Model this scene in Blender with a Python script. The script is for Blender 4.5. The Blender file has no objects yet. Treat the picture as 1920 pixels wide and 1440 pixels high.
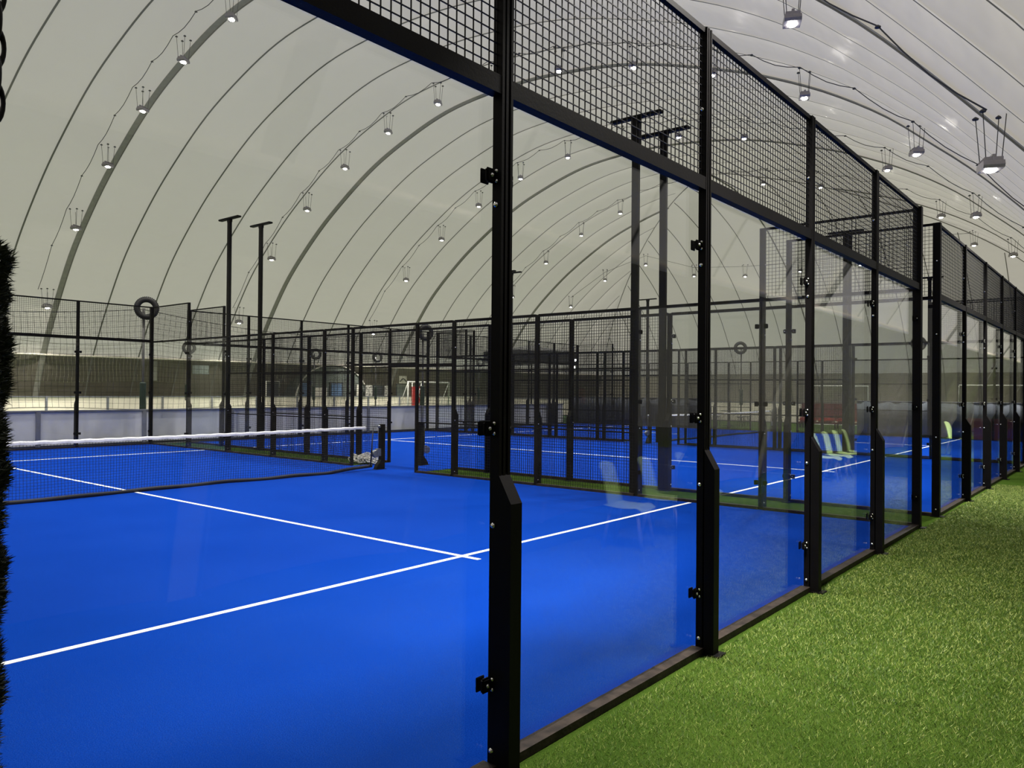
import bpy, bmesh, math, random
import numpy as np
from mathutils import Vector, Matrix
random.seed(7)
rng = np.random.default_rng(7)
COL = bpy.context.scene.collection
PI = math.pi
sc = bpy.context.scene

# ------------------------------------------------------------------ materials
def new_mat(name):
    m = bpy.data.materials.new(name); m.use_nodes = True
    nt = m.node_tree; nt.nodes.clear()
    out = nt.nodes.new('ShaderNodeOutputMaterial')
    return m, nt, out

def pbr(name, col, rough=0.5, metal=0.0, noise=0.0, nscale=20.0, bump=0.0, bscale=200.0, spec=0.5, col2=None, emis=None, estr=0.0, ior=None):
    m, nt, out = new_mat(name)
    b = nt.nodes.new('ShaderNodeBsdfPrincipled')
    b.inputs['Base Color'].default_value = (*col, 1)
    b.inputs['Roughness'].default_value = rough
    b.inputs['Metallic'].default_value = metal
    b.inputs['Specular IOR Level'].default_value = spec
    tc = nt.nodes.new('ShaderNodeTexCoord')
    if noise > 0 or col2:
        n = nt.nodes.new('ShaderNodeTexNoise'); n.inputs['Scale'].default_value = nscale; n.inputs['Detail'].default_value = 5
        nt.links.new(tc.outputs['Object'], n.inputs['Vector'])
        mx = nt.nodes.new('ShaderNodeMix'); mx.data_type = 'RGBA'
        c2 = col2 if col2 else tuple(c * (1 - noise) for c in col)
        mx.inputs['A'].default_value = (*col, 1); mx.inputs['B'].default_value = (*c2, 1)
        rp = nt.nodes.new('ShaderNodeValToRGB'); rp.color_ramp.elements[0].position = .35; rp.color_ramp.elements[1].position = .68
        nt.links.new(n.outputs['Fac'], rp.inputs['Fac'])
        nt.links.new(rp.outputs['Color'], mx.inputs['Factor'])
        nt.links.new(mx.outputs['Result'], b.inputs['Base Color'])
    if bump > 0:
        n2 = nt.nodes.new('ShaderNodeTexNoise'); n2.inputs['Scale'].default_value = bscale; n2.inputs['Detail'].default_value = 3
        nt.links.new(tc.outputs['Object'], n2.inputs['Vector'])
        bp = nt.nodes.new('ShaderNodeBump'); bp.inputs['Strength'].default_value = bump; bp.inputs['Distance'].default_value = 0.01
        nt.links.new(n2.outputs['Fac'], bp.inputs['Height']); nt.links.new(bp.outputs['Normal'], b.inputs['Normal'])
    if emis:
        b.inputs['Emission Color'].default_value = (*emis, 1); b.inputs['Emission Strength'].default_value = estr
    nt.links.new(b.outputs['BSDF'], out.inputs['Surface'])
    return m

def glass_mat():
    m, nt, out = new_mat('court_glass')
    geo = nt.nodes.new('ShaderNodeNewGeometry')
    dot = nt.nodes.new('ShaderNodeVectorMath'); dot.operation = 'DOT_PRODUCT'
    nt.links.new(geo.outputs['Incoming'], dot.inputs[0]); nt.links.new(geo.outputs['Normal'], dot.inputs[1])
    ab = nt.nodes.new('ShaderNodeMath'); ab.operation = 'ABSOLUTE'; nt.links.new(dot.outputs['Value'], ab.inputs[0])
    om = nt.nodes.new('ShaderNodeMath'); om.operation = 'SUBTRACT'; om.inputs[0].default_value = 1.0; nt.links.new(ab.outputs[0], om.inputs[1])
    pw = nt.nodes.new('ShaderNodeMath'); pw.operation = 'POWER'; pw.inputs[1].default_value = 5.0; nt.links.new(om.outputs[0], pw.inputs[0])
    ma = nt.nodes.new('ShaderNodeMath'); ma.operation = 'MULTIPLY_ADD'; ma.inputs[1].default_value = 0.9; ma.inputs[2].default_value = 0.028
    nt.links.new(pw.outputs[0], ma.inputs[0])
    tr = nt.nodes.new('ShaderNodeBsdfTransparent'); tr.inputs['Color'].default_value = (0.965, 0.975, 0.97, 1)
    gl = nt.nodes.new('ShaderNodeBsdfGlossy'); gl.inputs['Roughness'].default_value = 0.0
    gl.inputs['Color'].default_value = (1, 1, 1, 1)
    df = nt.nodes.new('ShaderNodeBsdfDiffuse'); df.inputs['Color'].default_value = (0.75, 0.76, 0.74, 1)
    # faint smudges left on the pane by hands and balls
    tc = nt.nodes.new('ShaderNodeTexCoord')
    n = nt.nodes.new('ShaderNodeTexNoise'); n.inputs['Scale'].default_value = 2.5; n.inputs['Detail'].default_value = 8; n.inputs['Roughness'].default_value = .7
    nt.links.new(tc.outputs['Object'], n.inputs['Vector'])
    mr = nt.nodes.new('ShaderNodeMapRange'); mr.inputs['From Min'].default_value = .5; mr.inputs['From Max'].default_value = .8
    mr.inputs['To Min'].default_value = 0.001; mr.inputs['To Max'].default_value = 0.012
    nt.links.new(n.outputs['Fac'], mr.inputs['Value'])
    m0 = nt.nodes.new('ShaderNodeMixShader'); nt.links.new(mr.outputs['Result'], m0.inputs['Fac'])
    nt.links.new(tr.outputs[0], m0.inputs[1]); nt.links.new(df.outputs[0], m0.inputs[2])
    m1 = nt.nodes.new('ShaderNodeMixShader'); nt.links.new(ma.outputs[0], m1.inputs['Fac'])
    nt.links.new(m0.outputs[0], m1.inputs[1]); nt.links.new(gl.outputs[0], m1.inputs[2])
    nt.links.new(m1.outputs[0], out.inputs['Surface'])
    return m

def turf_mat(name, c1, c2, c3, s1, s2, bump, rough=.9):
    """carpet-like turf: fine fibre speckle over large soft patches"""
    m, nt, out = new_mat(name)
    b = nt.nodes.new('ShaderNodeBsdfPrincipled'); b.inputs['Roughness'].default_value = rough
    b.inputs['Specular IOR Level'].default_value = .0
    tc = nt.nodes.new('ShaderNodeTexCoord')
    a = nt.nodes.new('ShaderNodeTexNoise'); a.inputs['Scale'].default_value = s1; a.inputs['Detail'].default_value = 4; a.inputs['Roughness'].default_value = .8
    l = nt.nodes.new('ShaderNodeTexNoise'); l.inputs['Scale'].default_value = s2; l.inputs['Detail'].default_value = 5
    nt.links.new(tc.outputs['Object'], a.inputs['Vector']); nt.links.new(tc.outputs['Object'], l.inputs['Vector'])
    r = nt.nodes.new('ShaderNodeValToRGB'); r.color_ramp.elements[0].position = .38; r.color_ramp.elements[1].position = .62
    r.color_ramp.elements[0].color = (*c1, 1); r.color_ramp.elements[1].color = (*c2, 1)
    nt.links.new(a.outputs['Fac'], r.inputs['Fac'])
    mx = nt.nodes.new('ShaderNodeMix'); mx.data_type = 'RGBA'; mx.inputs['B'].default_value = (*c3, 1)
    mr = nt.nodes.new('ShaderNodeMapRange'); mr.inputs['From Min'].default_value = .4; mr.inputs['From Max'].default_value = .75; mr.inputs['To Max'].default_value = .6
    nt.links.new(l.outputs['Fac'], mr.inputs['Value']); nt.links.new(mr.outputs['Result'], mx.inputs['Factor'])
    nt.links.new(r.outputs['Color'], mx.inputs['A']); nt.links.new(mx.outputs['Result'], b.inputs['Base Color'])
    bp = nt.nodes.new('ShaderNodeBump'); bp.inputs['Strength'].default_value = bump; bp.inputs['Distance'].default_value = .01
    nt.links.new(a.outputs['Fac'], bp.inputs['Height']); nt.links.new(bp.outputs['Normal'], b.inputs['Normal'])
    nt.links.new(b.outputs['BSDF'], out.inputs['Surface'])
    return m

M = {}
M['black'] = pbr('black_powder_coat', (0.0035, 0.003, 0.0032), .5, 0, .35, 6, .05, 90, spec=.09)
M['black_brown'] = pbr('scuffed_black_steel', (0.010, 0.0075, 0.007), .5, 0, .4, 14, .15, 60, spec=.12, col2=(.030, .022, .018))
M['wire'] = pbr('black_wire', (0.005, 0.005, 0.0055), .5, 0, spec=.2)
M['bolt'] = pbr('steel_bolt', (0.75, 0.74, 0.72), .22, 1.0)
M['steel'] = pbr('grey_cast_steel', (0.26, 0.27, 0.28), .42, .6, .3, 30)
M['glass'] = glass_mat()
M['blue'] = turf_mat('blue_turf', (0.001, 0.017, 0.175), (0.006, 0.050, 0.35), (0.0015, 0.026, 0.23), 170, .9, .5)
M['green'] = turf_mat('green_turf', (0.02, 0.045, 0.006), (0.06, 0.10, 0.016), (0.015, 0.036, 0.005), 130, 1.3, .8)
M['pitch'] = turf_mat('pitch_turf', (0.04, 0.07, 0.03), (0.07, 0.11, 0.045), (0.045, 0.08, 0.03), 60, .6, .5)
M['line'] = pbr('white_line', (0.86, 0.87, 0.88), .85, 0, .12, 90, .3, 150)
M['tape'] = pbr('white_net_tape', (0.80, 0.79, 0.82), .7, 0, .15, 30, .3, 60)
M['net'] = pbr('net_cord', (0.006, 0.007, 0.012), .8)
M['band'] = pbr('net_band', (0.008, 0.009, 0.016), .7)
M['rope'] = pbr('net_rope', (0.035, 0.03, 0.024), .9)
M['rope_light'] = pbr('pale_rope', (0.24, 0.22, 0.16), .9)
M['rim'] = pbr('rubber', (0.016, 0.015, 0.014), .75, 0, .3, 12, .4, 40)
M['pad'] = pbr('green_pad', (0.01, 0.03, 0.018), .6, 0, .3, 12)
M['pole'] = pbr('grey_pole', (0.07, 0.066, 0.062), .5, 0, .3, 6)
M['board'] = pbr('white_board', (0.78, 0.76, 0.80), .35, 0, .10, 2.2, col2=(.66, .65, .70))
M['board_cream'] = pbr('cream_board', (0.95, 0.84, 0.70), .5, 0, .12, 1.6, emis=(.95, .84, .70), estr=.12)  # emission added so the cream boards and hem look brightly lit
M['board_rail'] = pbr('grey_rail', (0.22, 0.22, 0.26), .4, 0, .2, 8)
M['board_foot'] = pbr('black_kick_strip', (0.012, 0.012, 0.016), .6)
M['screen'] = pbr('dark_windscreen', (0.018, 0.020, 0.030), .85, 0, .3, 3)
M['greyscreen'] = pbr('blue_grey_padding', (0.10, 0.115, 0.15), .7, 0, .2, 3)
M['red'] = pbr('red_vinyl', (0.42, 0.03, 0.025), .35, 0, .35, 5, .3, 8)
M['darkred'] = pbr('dark_red_board', (0.16, 0.022, 0.025), .6, 0, .3, 4)
M['canopy'] = pbr('dark_grey_canvas', (0.045, 0.045, 0.043), .8, 0, .2, 4)
M['seam'] = pbr('seam_tape', (0.13, 0.125, 0.10), .7, emis=(.13, .125, .10), estr=.25)  # slight self-glow added to lift the dark seams
M['rib'] = pbr('rib_sleeve', (0.19, 0.18, 0.145), .65, 0, .25, 6, emis=(.19, .18, .145), estr=.35)  # weak emission added so the sleeves look lit from below
M['cable'] = pbr('cable_sheath', (0.05, 0.05, 0.052), .5)
M['lampbody'] = pbr('cast_aluminium', (0.32, 0.30, 0.31), .45, .5, .15, 20)
M['cream'] = pbr('cream_panel', (0.62, 0.58, 0.50), .6, 0, .1, 4)
M['doorblue'] = pbr('bluish_door_glass', (0.10, 0.16, 0.26), .2, 0, .3, 2, emis=(.25, .4, .7), estr=.05)  # faint blue glow put into the pane, no lamp behind it
M['darkdoor'] = pbr('dark_door', (0.03, 0.032, 0.034), .5)
M['poster'] = pbr('faded_poster', (0.30, 0.29, 0.25), .7, 0, .3, 3)
M['goalwhite'] = pbr('white_goal_tube', (0.75, 0.73, 0.66), .4)
M['redposter'] = pbr('red_poster', (0.55, 0.03, 0.03), .5)
M['greygreen'] = pbr('grey_green_panel', (0.12, 0.135, 0.12), .6, 0, .15, 5)
M['lime'] = pbr('lime_plastic', (0.62, 0.80, 0.34), .4, 0, .05, 5)
M['chairleg'] = pbr('pale_steel_leg', (0.62, 0.60, 0.62), .3, .6)
M['foliage'] = pbr('dark_foliage', (0.010, 0.018, 0.007), .8, 0, .5, 30, col2=(.028, .034, .014))
M['stem'] = pbr('brown_stem', (0.03, 0.02, 0.012), .8)
M['plastic_net'] = pbr('white_cord_bundle', (0.74, 0.72, 0.66), .6, 0, .45, 25)
M['patch'] = pbr('patterned_panel', (0.55, 0.52, 0.46), .7, 0, nscale=7, col2=(.06, .06, .055))

def dome_mat(name, col, band=False, glow=None):
    m, nt, out = new_mat(name)
    b = nt.nodes.new('ShaderNodeBsdfPrincipled'); b.inputs['Roughness'].default_value = .34
    b.inputs['Specular IOR Level'].default_value = .45
    tc = nt.nodes.new('ShaderNodeTexCoord')
    mp = nt.nodes.new('ShaderNodeMapping'); mp.inputs['Scale'].default_value = (.18, .18, .5)
    nt.links.new(tc.outputs['Object'], mp.inputs['Vector'])
    n = nt.nodes.new('ShaderNodeTexNoise'); n.inputs['Scale'].default_value = 1.0; n.inputs['Detail'].default_value = 6
    nt.links.new(mp.outputs[0], n.inputs['Vector'])
    mx = nt.nodes.new('ShaderNodeMix'); mx.data_type = 'RGBA'
    mx.inputs['A'].default_value = (*col, 1); mx.inputs['B'].default_value = (*[c * (.62 if band else .93) for c in col], 1)
    mr = nt.nodes.new('ShaderNodeMapRange'); mr.inputs['From Min'].default_value = .4; mr.inputs['From Max'].default_value = .65
    nt.links.new(n.outputs['Fac'], mr.inputs['Value']); nt.links.new(mr.outputs['Result'], mx.inputs['Factor'])
    nt.links.new(mx.outputs['Result'], b.inputs['Base Color'])
    if glow:      # emission added to the fabric as even fill light, no source behind
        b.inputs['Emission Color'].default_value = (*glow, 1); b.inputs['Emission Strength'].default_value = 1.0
    n2 = nt.nodes.new('ShaderNodeTexNoise'); n2.inputs['Scale'].default_value = 1.7; n2.inputs['Detail'].default_value = 3
    nt.links.new(mp.outputs[0], n2.inputs['Vector'])
    bp = nt.nodes.new('ShaderNodeBump'); bp.inputs['Strength'].default_value = .5; bp.inputs['Distance'].default_value = .35
    nt.links.new(n2.outputs['Fac'], bp.inputs['Height']); nt.links.new(bp.outputs['Normal'], b.inputs['Normal'])
    nt.links.new(b.outputs['BSDF'], out.inputs['Surface'])
    return m
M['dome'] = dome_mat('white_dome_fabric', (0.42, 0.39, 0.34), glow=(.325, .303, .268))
M['domeband'] = dome_mat('brown_grey_lower_fabric', (0.135, 0.117, 0.092), True, glow=(.020, .017, .012))
M['domeband_lit'] = dome_mat('brown_grey_lit_end_fabric', (0.36, 0.315, 0.25), True, glow=(.085, .074, .058))  # same skirt fabric, lighter colour and added glow where little lamp light reaches

def emit_mat(name, col, s):
    m, nt, out = new_mat(name)
    e = nt.nodes.new('ShaderNodeEmission'); e.inputs['Color'].default_value = (*col, 1); e.inputs['Strength'].default_value = s
    nt.links.new(e.outputs[0], out.inputs['Surface']); return m
M['lens'] = emit_mat('lit_lens', (1.0, .95, .86), 95)

# ------------------------------------------------------------------ mesh builder
class MB:
    def __init__(s): s.v = []; s.f = []; s.m = []; s.sm = []
    def add(s, vs, fs, mi=0, sm=False):
        o = len(s.v); s.v += [tuple(p) for p in vs]
        for f in fs: s.f.append(tuple(i + o for i in f)); s.m.append(mi); s.sm.append(sm)
        return s
    def box(s, x0, x1, y0, y1, z0, z1, mi=0):
        return s.add([(x0,y0,z0),(x1,y0,z0),(x1,y1,z0),(x0,y1,z0),(x0,y0,z1),(x1,y0,z1),(x1,y1,z1),(x0,y1,z1)],
              [(3,2,1,0),(4,5,6,7),(0,1,5,4),(1,2,6,5),(2,3,7,6),(3,0,4,7)], mi)
    def bevbox(s, x0, x1, y0, y1, z0, z1, b, mi=0):
        bm = bmesh.new(); bmesh.ops.create_cube(bm, size=1)
        for v in bm.verts: v.co = ((x0+x1)/2+v.co.x*(x1-x0), (y0+y1)/2+v.co.y*(y1-y0), (z0+z1)/2+v.co.z*(z1-z0))
        bmesh.ops.bevel(bm, geom=bm.edges[:], offset=b, segments=2, affect='EDGES')
        bm.verts.index_update()
        s.add([v.co[:] for v in bm.verts], [[v.index for v in f.verts] for f in bm.faces], mi); bm.free(); return s
    def prism(s, poly, axis, a, b, mi=0):
        """poly 2D extruded along axis: 'x' poly=(y,z); 'y' poly=(x,z); 'z' poly=(x,y)"""
        n = len(poly)
        def P(q, t): return {'x': (t, q[0], q[1]), 'y': (q[0], t, q[1]), 'z': (q[0], q[1], t)}[axis]
        return s.add([P(q, a) for q in poly] + [P(q, b) for q in poly],
              [tuple(range(n))[::-1], tuple(range(n, 2*n))] + [(i, (i+1) % n, n+(i+1) % n, n+i) for i in range(n)], mi)
    def tube(s, pts, r, n=6, mi=0, cap=True, sm=True):
        pts = [Vector(p) for p in pts]; rs = r if isinstance(r, (list, tuple)) else [r]*len(pts)
        vs = []; up = None
        for i, p in enumerate(pts):
            d = (pts[min(i+1, len(pts)-1)] - pts[max(i-1, 0)])
            d = d.normalized() if d.length > 1e-9 else Vector((0, 0, 1))
            if up is None: up = Vector((0, 0, 1)) if abs(d.z) < .9 else Vector((1, 0, 0))
            u = (up - d*up.dot(d)); u = u.normalized() if u.length > 1e-6 else d.orthogonal().normalized()
            w = d.cross(u); up = u
            for k in range(n):
                a = 2*PI*k/n + PI/n
                vs.append(p + (u*math.cos(a) + w*math.sin(a))*rs[i])
        fs = [(i*n+k, i*n+(k+1) % n, (i+1)*n+(k+1) % n, (i+1)*n+k) for i in range(len(pts)-1) for k in range(n)]
        s.add(vs, fs, mi, sm)
        if cap:
            o = len(s.v)-len(vs)
            s.f.append(tuple(o+k for k in range(n))[::-1]); s.m.append(mi); s.sm.append(False)
            s.f.append(tuple(o+(len(pts)-1)*n+k for k in range(n))); s.m.append(mi); s.sm.append(False)
        return s
    def torus(s, c, R, r, ax='y', n=32, k=12, mi=0, sx=1., sz=1.):
        vs = []
        for i in range(n):
            a = 2*PI*i/n
            for j in range(k):
                b = 2*PI*j/k
                q = (R + r*math.cos(b)); x = q*math.cos(a)*sx; z = q*math.sin(a)*sz; y = r*math.sin(b)
                p = {'y': (x, y, z), 'x': (y, x, z), 'z': (x, z, y)}[ax]
                vs.append((c[0]+p[0], c[1]+p[1], c[2]+p[2]))
        fs = [(i*k+j, ((i+1) % n)*k+j, ((i+1) % n)*k+(j+1) % k, i*k+(j+1) % k) for i in range(n) for j in range(k)]
        return s.add(vs, fs, mi, True)
    def lathe(s, prof, c=(0, 0, 0), n=20, mi=0, sm=True):
        vs = [(c[0]+r*math.cos(2*PI*k/n), c[1]+r*math.sin(2*PI*k/n), c[2]+z) for r, z in prof for k in range(n)]
        fs = [(i*n+k, i*n+(k+1) % n, (i+1)*n+(k+1) % n, (i+1)*n+k) for i in range(len(prof)-1) for k in range(n)]
        s.add(vs, fs, mi, sm); o = len(s.v)-len(vs)
        s.f.append(tuple(o+k for k in range(n))[::-1]); s.m.append(mi); s.sm.append(False)
        s.f.append(tuple(o+(len(prof)-1)*n+k for k in range(n))); s.m.append(mi); s.sm.append(False)
        return s
    def build(s, name, mats, parent=None, loc=None, fix=True):
        me = bpy.data.meshes.new(name); me.from_pydata(s.v, [], s.f)
        mats = mats if isinstance(mats, (list, tuple)) else [mats]
        for m in mats: me.materials.append(M[m] if isinstance(m, str) else m)
        me.polygons.foreach_set('material_index', s.m); me.polygons.foreach_set('use_smooth', s.sm)
        me.update()
        if fix:
            bm = bmesh.new(); bm.from_mesh(me); bmesh.ops.recalc_face_normals(bm, faces=bm.faces[:]); bm.to_mesh(me); bm.free()
        o = bpy.data.objects.new(name, me); COL.objects.link(o)
        if parent: o.parent = parent
        if loc: o.location = loc
        return o

def tag(o, label=None, cat=None, group=None, kind=None):
    if label: o['label'] = label
    if cat: o['category'] = cat
    if group: o['group'] = group
    if kind: o['kind'] = kind
    return o
def empty(name, loc=(0, 0, 0), rz=0.0, label=None, cat=None, group=None):
    o = bpy.data.objects.new(name, None); COL.objects.link(o); o.location = loc; o.rotation_euler = (0, 0, rz)
    o.empty_display_size = .2
    return tag(o, label, cat, group)
def kids(o): return [c for c in bpy.data.objects if c.parent == o]
KID = {}
def copy_tree(root, loc, rz, label, skip=()):
    if root.name not in KID: KID[root.name] = [(c, kids(c)) for c in kids(root)]
    r = root.copy(); COL.objects.link(r); r.location = loc; r.rotation_euler = (0, 0, rz); r['label'] = label
    for ch, gs in KID[root.name]:
        if ch.name.split('.')[0] in skip: continue
        c = ch.copy(); COL.objects.link(c); c.parent = r
        for g in gs:
            if g.name.split('.')[0] in skip: continue
            d = g.copy(); COL.objects.link(d); d.parent = c
    return r

# ------------------------------------------------------------------ ground
XB, XC = 11.116, 21.65
G = MB(); G.box(-14, 66, -4.4, 41.5, -.12, 0); tag(G.build('floor', 'green'), kind='structure')
def court_turf(x0, x1):
    g = MB(); g.box(x0-.02, x1+.02, -.02, 20.02, 0, .006)
    return g.build('floor', 'blue')
for a in (0, XB, XC): tag(court_turf(a, a+10), kind='structure')
g = MB(); g.box(10.02, XB-.02, 9.03, 10.97, 0, .006); g.box(XB+10.02, XC-.02, 9.03, 10.97, 0, .006); tag(g.build('floor', 'blue'), kind='structure')
g = MB(); g.box(-10, 31.9, 20.1, 20.5, 0, .004); tag(g.build('floor', 'board_foot'), kind='structure')
g = MB(); g.box(-12, 60, 20.72, 39, 0, .008); tag(g.build('floor', 'pitch'), kind='structure')
for nm, a in (('nearest court', 0), ('middle court', XB), ('farthest court', XC)):
    for y, w in ((3.05, 'near the camera side'), (16.95, 'on its far side')):
        g = MB(); g.box(a+.05, a+9.95, y-.028, y+.028, .006, .0085)
        tag(g.build('service_line', 'line'), 'white service line across the blue turf of the %s, %s' % (nm, w), 'court line')
    g = MB(); g.box(a+4.972, a+5.028, 2.82, 17.18, .006, .0088)
    tag(g.build('centre_line', 'line'), 'white centre line running under the net of the %s' % nm, 'court line')

# ------------------------------------------------------------------ court walls
H3, H4 = 2.97, 3.97
W = .075
def mesh_panel(mb, x0, x1, z0, z1, y=-.03, c=.05, r=.0023):
    nx = max(1, round((x1-x0)/c)); nz = max(1, round((z1-z0)/c))
    for i in range(nx+1):
        x = x0+(x1-x0)*i/nx; mb.box(x-r, x+r, y-r, y+r, z0, z1)
    for j in range(nz+1):
        z = z0+(z1-z0)*j/nz; mb.box(x0, x1, y-3*r, y-r, z-r, z+r)
    return mb
POSTS = {}
def fin_post(h, fin=True):
    """post with two grooves on its outer face and a bevel-topped stiffener on the lower part"""
    g = MB(); w = W/2
    g.box(-w, w, -.056, -.012, 0, h)
    for x in (-w, -.010, w-.016): g.box(x, x+.016 if x > -.02 else x+.016, -.064, -.056, 0, h)
    if fin:
        g.prism([(-.056, 0), (-.132, 0), (-.132, 1.17), (-.056, 1.30)], 'x', -w, w)
    g.box(-w-.01, w+.03, -.17 if fin else -.085, -.01, 0, .012)     # foot plate
    return g
def corner_post(h):
    g = MB(); g.box(-.052, .030, -.075, .020, 0, h); g.box(.030, .038, -.075, -.02, 0, h)
    g.box(-.07, .06, -.13, .03, 0, .012); return g
def clamp_mb(sx):
    g = MB()
    a, b = (W/2, W/2+.052) if sx > 0 else (-W/2-.052, -W/2)
    g.bevbox(a, b, -.030, -.008, -.032, .032, .008)
    g.bevbox(a, b, .008, .016, -.032, .032, .003)
    cx = (a+b)/2
    def sph(c, r):
        n = 8; pr = [(r*math.sin(t), -r*math.cos(t)) for t in (0.05, .6, 1.1, 1.57, 2.1, 2.6, 3.09)]
        g.lathe(pr, c, n, 1)
    sph((cx, -.032, 0), .010)
    s = W/2*sx
    for dz in (-.022, .022): sph((s, -.036, dz), .009)
    return g
def bolt_mb():
    g = MB()
    for sx in (-1, 1):
        pr = [(.013*math.sin(t), -.013*math.cos(t)) for t in (0.05, .6, 1.1, 1.57, 2.1, 2.6, 3.09)]
        g.lathe(pr, (sx*W/2, -.034, 0), 10, 0)
    return g
BOLT = None; CLAMP = {}
def add_hardware(post, zmax, clamps=(-1, 1), bolts=(.10, 1.07, 2.46, 3.45)):
    global BOLT
    for z in bolts:
        if z < zmax:
            if BOLT is None: BOLT = bolt_mb().build('bolt', 'bolt', post, (0, 0, z)); tag(BOLT, 'small round silver bolt heads')
            else:
                o = BOLT.copy(); COL.objects.link(o); o.parent = post; o.location = (0, 0, z)
    for s in clamps:
        for z in (.385, 1.49, 2.585):
            if s not in CLAMP: CLAMP[s] = clamp_mb(s).build('glass_clamp', ['black', 'bolt'], post, (0, 0, z))
            else:
                o = CLAMP[s].copy(); COL.objects.link(o); o.parent = post; o.location = (0, 0, z)
def rail(x0, x1, z0, z1, y0=-.055, y1=-.005):
    g = MB(); g.box(x0, x1, y0, y1, z0, z1); return g

def end_wall(label):
    R = empty('glass_court_wall', label=label, cat='court wall', group='glass end walls of the courts')
    pm = fin_post(H4)
    for i in range(6):
        if i in (0, 5):
            g = corner_post(H4)
            if i == 0: g.v = [(-x, y, z) for x, y, z in g.v]
            p = g.build('post', 'black', R, (i*2., 0, 0)); add_hardware(p, H4, (1,) if i == 0 else (-1,))
        else:
            p = pm.build('post', 'black', R, (i*2., 0, 0)); add_hardware(p, H4)
    for i in range(5):
        a, b = i*2.+.012, i*2.+1.988
        g = MB(); g.box(a, b, -.005, .005, .045, H3-.035); g.build('glass_pane', 'glass', R)
        g = MB(); mesh_panel(g, i*2.+W/2, i*2.+2-W/2, H3+.045, H4-.03); g.build('mesh_panel', 'wire', R)
        g = rail(i*2.+W/2, i*2.+2-W/2, H3-.035, H3+.045, -.062, -.006); g.build('middle_rail', 'black', R)
        g = rail(i*2.+W/2, i*2.+2-W/2, H4-.035, H4, -.050, -.015); g.build('top_rail', 'black', R)
        g = rail(i*2.+W/2, i*2.+2-W/2, .004, .045, -.066, .012); g.build('base_rail', 'black_brown', R)
    return R
SP = [2, 4, 6, 8, 9, 11, 12, 14, 16, 18]
def side_wall(label, mast=False):
    R = empty('side_court_wall', label=label, cat='court wall', group='mesh side walls of the courts')
    for s in SP:
        h = H4 if s in (2, 18) else H3
        fin = s not in (9, 11)
        if not fin:
            g = MB(); g.box(-.03, .03, -.055, -.005, 0, h)
        else: g = fin_post(h, fin)
        p = g.build('post', 'black', R, (s, 0, 0))
        if s in (2, 18): add_hardware(p, h)
        elif s == 4: add_hardware(p, h, (-1,))
        elif s == 16: add_hardware(p, h, (1,))
        elif fin: add_hardware(p, h, ())
    E = [0]+SP+[20]
    for a, b in zip(E[:-1], E[1:]):
        ga, gb = a+(.012 if a in (2, 18) else .03), b-(.012 if b in (2, 18) else .03)
        wa, wb = a+W/2, b-W/2
        if a in (0, 18): wa, wb = (a+.05, b-W/2) if a == 0 else (a+W/2, b-.05)
        if a in (0, 2, 16, 18):
            g = MB(); g.box(ga, gb, -.005, .005, .045, H3-.03); g.build('glass_pane', 'glass', R)
        if a in (0, 18):
            g = MB(); mesh_panel(g, wa, wb, H3+.03, H4-.03); g.build('mesh_panel', 'wire', R)
            rail(wa, wb, H4-.03, H4, -.045, -.012).build('top_rail', 'black', R)
        if a == 9:
            g = MB(); mesh_panel(g, a+.03, b-.03, 2.19, H3-.03); g.build('mesh_panel', 'wire', R)
            rail(a+.03, b-.03, 2.14, 2.19, -.05, -.01).build('door_header', 'black', R)
        elif a in (4, 6, 8, 11, 12, 14):
            g = MB(); mesh_panel(g, wa, wb, .04, H3-.03); g.build('mesh_panel', 'wire', R)
            for z in ((1.0, 2.02) if a not in (8, 11) else (1.0, 2.02, 2.15)):
                rail(wa, wb, z-.012, z+.012, -.045, -.015).build('middle_rail', 'black', R)
        if a != 9: rail(wa, wb, .004, .045, -.06, .012).build('base_rail', 'black_brown', R)
        rail(wa, wb, H3-.035, H3+.01, -.055, -.008).build('top_rail', 'black', R)
    return R
nearA = end_wall('black framed glass wall in the foreground, standing at the edge of the green turf')
sideA = side_wall('side wall running back from the corner of the nearest court, glass then black mesh, beside its net'); sideA.location = (10, 0, 0); sideA.rotation_euler = (0, 0, PI/2)
nearA.location = (-.042, .03, 0)
bpy.context.view_layer.update()
HW = ('bolt',)
copy_tree(nearA, (XB-.03, .03, 0), 0, 'second black framed glass wall along the green walkway, right of the foreground one')
copy_tree(nearA, (XC, 0, 0), 0, 'glass end wall farthest along the green walkway, at the right edge of the view')
copy_tree(nearA, (10, 20, 0), PI, 'glass wall at the far end of the nearest court, in front of the white boards', HW)
copy_tree(nearA, (XB+10, 20, 0), PI, 'glass wall at the far end of the middle court', HW)
copy_tree(nearA, (XC+10, 20, 0), PI, 'glass wall at the far end of the farthest court, before the dark parasol', HW)
copy_tree(sideA, (XB, 20, 0), -PI/2, 'left side wall of the middle court, just behind the narrow green strip')
copy_tree(sideA, (XB+10, 0, 0), PI/2, 'right side wall of the middle court, seen through its mesh', HW)
copy_tree(sideA, (XC, 20, 0), -PI/2, 'left side wall of the farthest court', HW)
copy_tree(sideA, (XC+10, 0, 0), PI/2, 'right side wall of the farthest court, with dark screens hung behind it', HW)

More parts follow.
